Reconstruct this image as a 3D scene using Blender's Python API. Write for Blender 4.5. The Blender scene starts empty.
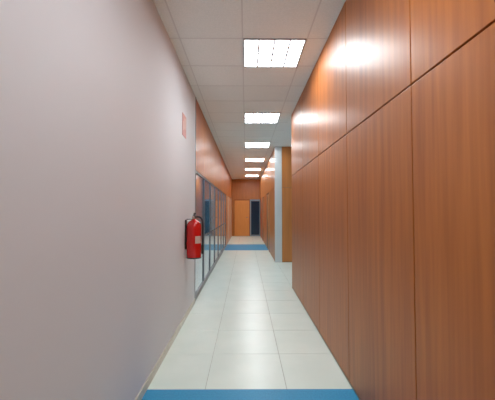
import bpy, bmesh, math, random
from mathutils import Vector
random.seed(3)
S=bpy.context.scene
S.view_settings.view_transform='Standard'
S.view_settings.look='None'
S.view_settings.exposure=0.0
H=1.22; CZ=2.77; XL=-.685; XR=.732; YB=-3.0; YE=16.1; SEAM=1.78

# ---------- materials ----------
def mat(name,col,rough=.5,metal=0,coat=0,coat_r=.2,emit=None,es=0,spec=.5):
    m=bpy.data.materials.new(name); m.use_nodes=True
    b=m.node_tree.nodes['Principled BSDF']
    b.inputs['Base Color'].default_value=(*col,1); b.inputs['Roughness'].default_value=rough
    b.inputs['Metallic'].default_value=metal; b.inputs['Coat Weight'].default_value=coat
    b.inputs['Coat Roughness'].default_value=coat_r; b.inputs['Specular IOR Level'].default_value=spec
    if emit: b.inputs['Emission Color'].default_value=(*emit,1); b.inputs['Emission Strength'].default_value=es
    return m
def noise_mat(name,c1,c2,scale,stretch=(1,1,1),rough=.5,coat=0,coat_r=.2,detail=4,rand=0,bump=0,lo=.35,hi=.65,spec=.5):
    m=mat(name,c1,rough,0,coat,coat_r,spec=spec); nt=m.node_tree; N=nt.nodes; L=nt.links
    b=N['Principled BSDF']
    g=N.new('ShaderNodeNewGeometry'); mp=N.new('ShaderNodeMapping'); mp.inputs['Scale'].default_value=stretch
    L.new(g.outputs['Position'],mp.inputs['Vector'])
    n=N.new('ShaderNodeTexNoise'); n.inputs['Scale'].default_value=scale; n.inputs['Detail'].default_value=detail
    r=N.new('ShaderNodeValToRGB'); r.color_ramp.elements[0].position=lo; r.color_ramp.elements[1].position=hi
    r.color_ramp.elements[0].color=(*c1,1); r.color_ramp.elements[1].color=(*c2,1)
    if rand:
        oi=N.new('ShaderNodeObjectInfo'); mm=N.new('ShaderNodeMath'); mm.operation='MULTIPLY'; mm.inputs[1].default_value=40
        L.new(oi.outputs['Random'],mm.inputs[0]); ad=N.new('ShaderNodeVectorMath'); ad.operation='ADD'
        L.new(mp.outputs[0],ad.inputs[0]); L.new(mm.outputs[0],ad.inputs[1]); L.new(ad.outputs[0],n.inputs['Vector'])
        hs=N.new('ShaderNodeHueSaturation'); mr=N.new('ShaderNodeMapRange')
        mr.inputs['To Min'].default_value=1-rand; mr.inputs['To Max'].default_value=1+rand
        L.new(oi.outputs['Random'],mr.inputs['Value']); L.new(mr.outputs[0],hs.inputs['Value'])
        L.new(n.outputs['Fac'],r.inputs['Fac']); L.new(r.outputs['Color'],hs.inputs['Color']); L.new(hs.outputs[0],b.inputs['Base Color'])
    else:
        L.new(mp.outputs[0],n.inputs['Vector']); L.new(n.outputs['Fac'],r.inputs['Fac']); L.new(r.outputs['Color'],b.inputs['Base Color'])
    if bump:
        bp=N.new('ShaderNodeBump'); bp.inputs['Strength'].default_value=bump; bp.inputs['Distance'].default_value=.002
        L.new(n.outputs['Fac'],bp.inputs['Height']); L.new(bp.outputs[0],b.inputs['Normal'])
    return m
WOOD=noise_mat('cherry_wood',(.36,.098,.017),(.52,.165,.031),4,(6,6,.3),rough=.55,coat=.45,coat_r=.32,rand=.08,lo=.28,hi=.72,detail=8,spec=.25)
WOODF=noise_mat('cherry_wood_far_lit',(.52,.18,.038),(.62,.23,.05),4,(4,4,.3),rough=.48,coat=.5,coat_r=.3,rand=.06,lo=.28,hi=.72,detail=6)  # same cherry wood, far-end brightness put into its base colour
DOORW=noise_mat('door_wood',(.80,.33,.07),(.86,.38,.09),5,(6,6,.35),rough=.4,coat=.4)
PLASTER=mat('wall_plaster',(.69,.705,.745),.6,spec=.3)
CEIL=noise_mat('ceiling_tile',(.86,.90,.90),(.93,.96,.96),90,rough=.9,detail=6,bump=.05,spec=.1)
TBAR=mat('ceiling_grid_white',(.75,.77,.78),.5)
TILE=noise_mat('floor_tile',(.78,.90,.84),(.83,.94,.88),3,rough=.29,spec=.5)
GROUT=mat('grout',(.42,.47,.42),.8)
BLUE=noise_mat('blue_carpet',(.02,.29,.56),(.035,.36,.65),90,rough=.5)
DARK=mat('dark_gap',(.04,.013,.006),.8)
ALU=mat('aluminium',(.20,.21,.23),.35,.4)
WHITEP=mat('white_paint',(.62,.66,.68),.45)
GLASS=mat('blue_glass',(.05,.27,.45),.05,0,.8,.04)
BLIND=mat('pale_blind_glass',(.27,.48,.60),.10,0,.6,.05)
NAVY=mat('door_dark_glass',(.012,.035,.07),.1)
EMIT=mat('lamp_emission',(1,1,1),.5,emit=(.93,.985,1.01),es=24)
LOUV=mat('louvre_grey',(.40,.40,.45),.4)
RED=mat('red_enamel',(.62,.008,.008),.25,0,.5,.1)
REDS=mat('sign_red',(.62,.27,.24),.5)
BLK=mat('black_rubber',(.015,.015,.016),.45)
LABEL=mat('label_paper',(.70,.50,.44),.5)
CHROME=mat('chrome',(.5,.5,.5),.25,1)

# ---------- builders ----------
def addbox(bm,x0,x1,y0,y1,z0,z1,mi=0,bev=0):
    vs=[bm.verts.new((x,y,z)) for x in(x0,x1) for y in(y0,y1) for z in(z0,z1)]
    fs=[]
    for q in((0,1,3,2),(4,6,7,5),(0,4,5,1),(2,3,7,6),(0,2,6,4),(1,5,7,3)):
        f=bm.faces.new([vs[i] for i in q]); f.material_index=mi; fs.append(f)
    if bev:
        es=list({e for f in fs for e in f.edges})
        bmesh.ops.bevel(bm,geom=es,offset=bev,segments=2,affect='EDGES',profile=.7)
def obj(name,boxes,mats,parent=None,bev=0):
    bm=bmesh.new()
    for b in boxes: addbox(bm,*b[:6],mi=(b[6] if len(b)>6 else 0),bev=bev)
    bmesh.ops.recalc_face_normals(bm,faces=bm.faces)
    me=bpy.data.meshes.new(name); bm.to_mesh(me); bm.free()
    for m in (mats if isinstance(mats,list) else [mats]): me.materials.append(m)
    o=bpy.data.objects.new(name,me); S.collection.objects.link(o)
    if parent: o.parent=parent
    return o
def empty(name,loc=(0,0,0)):
    e=bpy.data.objects.new(name,None); e.location=loc; S.collection.objects.link(e); return e

# ---------- floor ----------
T=.56; g=.004
boxes=[(XL-.25,2.4,YB-.2,YE+.2,-.1,-.004,1)]
xs=[XL,-.28,.28,XR]
def strip(y0,y1,x0,x1,mi): boxes.append((x0,x1,y0,y1,-.005,0,mi))
blue=[(1.74,2.30),(10.3,12.1)]
ys=[]; y=2.30-T*10
while y<YE: ys.append(y); y+=T
for y in ys:
    a,b=max(y,YB),min(y+T,YE)
    if b<=a: continue
    segs=[(a,b)]
    for s,e in blue:
        n=[]
        for p,q in segs:
            if q<=s or p>=e: n.append((p,q)); continue
            if p<s: n.append((p,s))
            if q>e: n.append((e,q))
        segs=n
    for p,q in segs:
        if q-p<.02: continue
        for i in range(3): strip(p+g/2,q-g/2,xs[i]+g/2,xs[i+1]-g/2,0)
for s,e in blue: strip(s,e,XL,XR,2)
for k in range(5):
    for j in range(3):
        strip(5.3+k*.52+.002,5.82+k*.52-.002,XR+j*.45+.002,XR+(j+1)*.45-.002,0)
obj('floor',boxes,[TILE,GROUT,BLUE])

# ---------- ceiling ----------
LX0,LX1=-.025,.545; LH=.285
LY=[.95+2.25*i for i in range(7)]
boxes=[(XL-.25,LX0,YB-.2,YE+.2,CZ,CZ+.06),(LX1,2.4,YB-.2,YE+.2,CZ,CZ+.06)]
p=YB-.2
for ly in LY:
    boxes.append((LX0,LX1,p,ly-LH,CZ,CZ+.06)); p=ly+LH
boxes.append((LX0,LX1,p,YE+.2,CZ,CZ+.06))
w=.006
boxes.append((LX0-.57-w,LX0-.57+w,YB,YE,CZ-.002,CZ+.001,1))
boxes.append((LX0-2*w,LX0,YB,YE,CZ-.002,CZ+.001,1)); boxes.append((LX1,LX1+2*w,YB,YE,CZ-.002,CZ+.001,1))
y=LY[0]-LH-.5625*6
while y<YE-.05:
    if y>YB:
        for a,b in((XL,LX0-2*w),(LX1+2*w,XR)): boxes.append((a,b,y-w,y+w,CZ-.0015,CZ+.001,1))
        if not any(ly-LH-.02<y<ly+LH+.02 for ly in LY): boxes.append((LX0,LX1,y-w,y+w,CZ-.0015,CZ+.001,1))
    y+=.5625
obj('ceiling',boxes,[CEIL,TBAR])

# ---------- ceiling lights ----------
cx=(LX0+LX1)/2; hw=(LX1-LX0)/2-.002; hl=LH-.002
b=[(-hw,hw,-hl,hl,.05,.055,1)]
b+=[(-hw,-hw+.012,-hl,hl,-.012,.05,1),(hw-.012,hw,-hl,hl,-.012,.05,1),(-hw+.012,hw-.012,-hl,-hl+.012,-.012,.05,1),(-hw+.012,hw-.012,hl-.012,hl,-.012,.05,1)]
b.append((-hw+.012,hw-.012,-hl+.012,hl-.012,-.004,.004,0))
n=4
for i in range(1,n):
    x=-hw+2*hw*i/n; b.append((x-.010,x+.010,-hl+.012,hl-.012,-.012,-.005,1))
for i in range(1,2):
    y=-hl+2*hl*i/2
    for k in range(n):
        x0=-hw+2*hw*k/n; x1=x0+2*hw/n
        b.append((max(x0+.0105,-hw+.0125),min(x1-.0105,hw-.0125),y-.006,y+.006,-.009,-.005,1))
base=obj('ceiling_light',b,[EMIT,LOUV]); base.location=(cx,LY[0],CZ)
for ly in LY[1:]:
    o=bpy.data.objects.new('ceiling_light',base.data); o.location=(cx,ly,CZ); S.collection.objects.link(o)

# ---------- left plaster wall ----------
PL=4.43
obj('wall_left',[(XL-.2,XL,YB,PL,0,CZ)],PLASTER)
obj('baseboard_left',[(XL,XL+.010,YB,PL,0,.06)],noise_mat('base_tile',(.60,.60,.52),(.68,.68,.60),20,rough=.4),bev=.002)
# ---------- left glazed + wood partition ----------
wl=empty('wall_left_partition')
obj('core',[(XL-.2,XL-.03,PL,YE,0,CZ)],DARK,wl)
obj('end_post',[(XL-.029,XL+.004,PL+.002,PL+.045,0,CZ-.002)],ALU,wl,bev=.003)
y=PL+.05; k=0; W=.96
while y<YE-.05:
    y1=min(y+W,YE-.002)
    obj('upper_panel',[(XL-.028,XL,y+.003,y1-.003,SEAM+.004,CZ-.003)],WOOD,wl,bev=.002)
    if k in(0,1,2,3,4,5,6):
        fr=[(XL-.028,XL,y+.002,y+.026,.03,SEAM-.004),(XL-.028,XL,y1-.026,y1-.002,.03,SEAM-.004),
            (XL-.028,XL,y+.026,y1-.026,.03,.08),(XL-.028,XL,y+.026,y1-.026,SEAM-.03,SEAM-.004),
            (XL-.028,XL-.008,y+.026,y1-.026,.80,.82)]
        obj('pane_frame',fr,ALU,wl)
        obj('glass_pane',[(XL-.028,XL-.014,y+.027,y1-.027,.821,SEAM-.031)],GLASS if k%3!=2 else BLIND,wl)
        obj('lower_pane',[(XL-.028,XL-.014,y+.027,y1-.027,.081,.799)],BLIND,wl)
    elif k in(8,10):
        obj('door_leaf',[(XL-.028,XL-.01,y+.05,y1-.05,.005,SEAM-.03)],DOORW,wl)
        obj('door_jamb',[(XL-.028,XL+.006,y+.004,y+.045,0,SEAM-.004),(XL-.028,XL+.006,y1-.045,y1-.004,0,SEAM-.004)],WHITEP,wl)
    else:
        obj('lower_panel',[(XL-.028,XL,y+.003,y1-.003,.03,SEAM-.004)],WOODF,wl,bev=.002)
    y+=W; k+=1

# ---------- right near panelled wall ----------
wr=empty('wall_right'); RE=5.28; RW=.937; P0=RE-.09
obj('core',[(XR+.02,XR+.2,YB,RE-.02,0,CZ)],DARK,wr)
y=P0-RW*9
while y<P0-.1:
    y0=max(y,YB)
    for a,c in((.012,SEAM-.0045),(SEAM+.0045,CZ-.003)):
        if y+RW-.01>y0: obj('wood_panel',[(XR,XR+.019,y0+.0045,y+RW-.0045,a,c)],WOOD,wr,bev=.0025)
    y+=RW
obj('corner_trim',[(XR,XR+.21,RE-.01,RE,0,CZ-.002),(XR,XR+.019,P0+.004,RE-.012,0,CZ-.002)],WOOD,wr)
# ---------- right alcove + far wall ----------
obj('wall_alcove',[(2.11,2.3,5.08,8.1,0,CZ)],PLASTER)
obj('wall_alcove_near',[(XR+.21,2.1,5.08,RE-.01,0,CZ)],PLASTER)
wf=empty('wall_right_far'); X2=.69; Y2=7.9
obj('core',[(X2+.03,2.1,Y2+.03,YE,0,CZ)],DARK,wf)
obj('corner_post',[(X2,X2+.17,Y2,Y2+.029,0,CZ-.002)],WHITEP,wf,bev=.003)
for a,c in((.012,SEAM-.003),(SEAM+.003,CZ-.003)):
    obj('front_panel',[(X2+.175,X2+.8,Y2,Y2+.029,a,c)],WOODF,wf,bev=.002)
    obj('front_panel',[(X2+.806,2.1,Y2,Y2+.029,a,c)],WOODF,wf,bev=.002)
y=Y2+.032; k=0
while y<YE-.05:
    y1=min(y+W,YE-.002)
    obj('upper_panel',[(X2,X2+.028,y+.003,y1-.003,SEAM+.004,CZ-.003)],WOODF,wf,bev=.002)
    if k in(2,5):
        obj('door_leaf',[(X2+.01,X2+.028,y+.06,y1-.06,.005,SEAM-.03)],DOORW,wf)
        obj('door_jamb',[(X2-.006,X2+.028,y+.004,y+.055,0,SEAM-.004),(X2-.006,X2+.028,y1-.055,y1-.004,0,SEAM-.004)],ALU,wf)
    else:
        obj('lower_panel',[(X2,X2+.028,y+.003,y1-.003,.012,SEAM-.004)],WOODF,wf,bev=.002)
    y+=W; k+=1

# ---------- end wall ----------
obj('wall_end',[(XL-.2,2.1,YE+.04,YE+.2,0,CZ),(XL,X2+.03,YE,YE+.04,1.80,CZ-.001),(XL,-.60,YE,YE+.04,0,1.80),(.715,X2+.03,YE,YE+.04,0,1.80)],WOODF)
d=empty('door_1')
obj('leaf',[(-.56,.15,YE+.005,YE+.038,.005,1.73)],DOORW,d)
obj('frame',[(-.598,-.562,YE-.01,YE+.038,0,1.78),(.152,.19,YE-.01,YE+.038,0,1.78),(-.562,.152,YE-.01,YE+.038,1.735,1.78)],WOOD,d)
obj('handle',[(.08,.10,YE-.03,YE+.005,.9,.92),(.0,.10,YE-.04,YE-.03,.9,.92)],CHROME,d)
d=empty('door_2')
obj('glass_leaf',[(.25,.65,YE+.01,YE+.038,.06,1.70)],NAVY,d)
obj('frame',[(.194,.249,YE-.01,YE+.038,0,1.78),(.651,.713,YE-.01,YE+.038,0,1.78),(.249,.651,YE-.01,YE+.038,1.705,1.78),(.249,.651,YE-.01,YE+.038,0,.055)],mat('frame_blue_grey',(.25,.36,.44),.4,.2),d)
obj('wall_back',[(XL-.2,XR+.2,YB-.2,YB,0,CZ)],PLASTER)

# ---------- sign ----------
obj('fire_safety_sign',[(XL,XL+.004,3.52,3.73,2.04,2.28,0),(XL+.004,XL+.0045,3.63,3.69,2.13,2.25,1),(XL+.004,XL+.0045,3.56,3.59,2.10,2.20,1)],[REDS,LABEL])

# ---------- fire extinguisher ----------
fe=empty('fire_extinguisher',(XL+.098,3.74,.69))
def lathe(name,prof,m,n=40,parent=fe,loc=(0,0,0)):
    bm=bmesh.new(); rings=[]
    for r,z in prof:
        rings.append([bm.verts.new((r*math.cos(2*math.pi*i/n),r*math.sin(2*math.pi*i/n),z)) for i in range(n)] if r>0 else [bm.verts.new((0,0,z))])
    for A,B in zip(rings,rings[1:]):
        for i in range(n):
            j=(i+1)%n
            if len(A)==1: bm.faces.new((A[0],B[i],B[j]))
            elif len(B)==1: bm.faces.new((A[i],A[j],B[0]))
            else: bm.faces.new((A[i],A[j],B[j],B[i]))
    bmesh.ops.recalc_face_normals(bm,faces=bm.faces)
    for f in bm.faces: f.smooth=True
    me=bpy.data.meshes.new(name); bm.to_mesh(me); bm.free(); me.materials.append(m)
    o=bpy.data.objects.new(name,me); S.collection.objects.link(o); o.parent=parent; o.location=loc; return o
lathe('tank',[(0,.015),(.06,.012),(.066,0),(.074,0),(.080,.012),(.083,.03),(.083,.35),(.080,.372),(.070,.395),(.056,.412),(.038,.424),(.024,.430),(.022,.44),(0,.44)],RED)
lb=lathe('label',[(.0838,.17),(.0838,.25)],LABEL,n=40)
bm=bmesh.new(); bm.from_mesh(lb.data)
bmesh.ops.delete(bm,geom=[f for f in bm.faces if not(-1.25<math.atan2(f.calc_center_median().y,f.calc_center_median().x)<-.3)],context='FACES')
bm.to_mesh(lb.data); bm.free()
lathe('base_ring',[(.081,.0),(.084,.0),(.084,.012),(.081,.012)],BLK)
lathe('valve_body',[(0,.435),(.02,.435),(.022,.442),(.022,.47),(.016,.475),(.016,.488),(0,.488)],CHROME)
def tube(name,pts,r,m):
    c=bpy.data.curves.new(name,'CURVE'); c.dimensions='3D'; c.bevel_depth=r; c.bevel_resolution=4; c.use_fill_caps=True
    s=c.splines.new('NURBS'); s.points.add(len(pts)-1); s.use_endpoint_u=True; s.order_u=3
    for p,q in zip(s.points,pts): p.co=(*q,1)
    c.materials.append(m)
    o=bpy.data.objects.new(name,c); S.collection.objects.link(o); o.parent=fe; return o
tube('carry_handle',[(0,.02,.476),(.0,-.02,.478),(.02,-.06,.473),(.03,-.10,.463)],.008,BLK)
tube('squeeze_lever',[(0,.02,.490),(0,-.02,.500),(.02,-.06,.505),(.03,-.105,.500)],.008,BLK)
tube('hose',[(.015,0,.46),(.06,-.01,.47),(.10,-.03,.43),(.105,-.04,.33),(.10,-.03,.22),(.098,-.02,.14)],.009,BLK)
tube('nozzle',[(.098,-.02,.15),(.098,-.018,.10),(.099,-.016,.05)],.013,BLK)
o=lathe('pressure_gauge',[(0,0),(.018,0),(.018,.012),(0,.014)],LABEL,n=20,loc=(.0,-.022,.46)); o.rotation_euler=(math.pi/2,0,0)
obj('wall_bracket',[(-.098,-.084,-.03,.03,.10,.43),(-.084,-.01,-.012,.012,.432,.440)],BLK,fe)

# ---------- world & camera ----------
wd=bpy.data.worlds.new('world'); S.world=wd; wd.use_nodes=True
wd.node_tree.nodes['Background'].inputs[0].default_value=(.5,.5,.52,1); wd.node_tree.nodes['Background'].inputs[1].default_value=.3
cam=bpy.data.cameras.new('camera'); co=bpy.data.objects.new('camera',cam); S.collection.objects.link(co)
cam.sensor_width=36; cam.lens=36*330/495; cam.clip_start=.05
co.location=(0,0,H); co.rotation_euler=(math.radians(90+1.9),0,math.radians(-.26)); S.camera=co
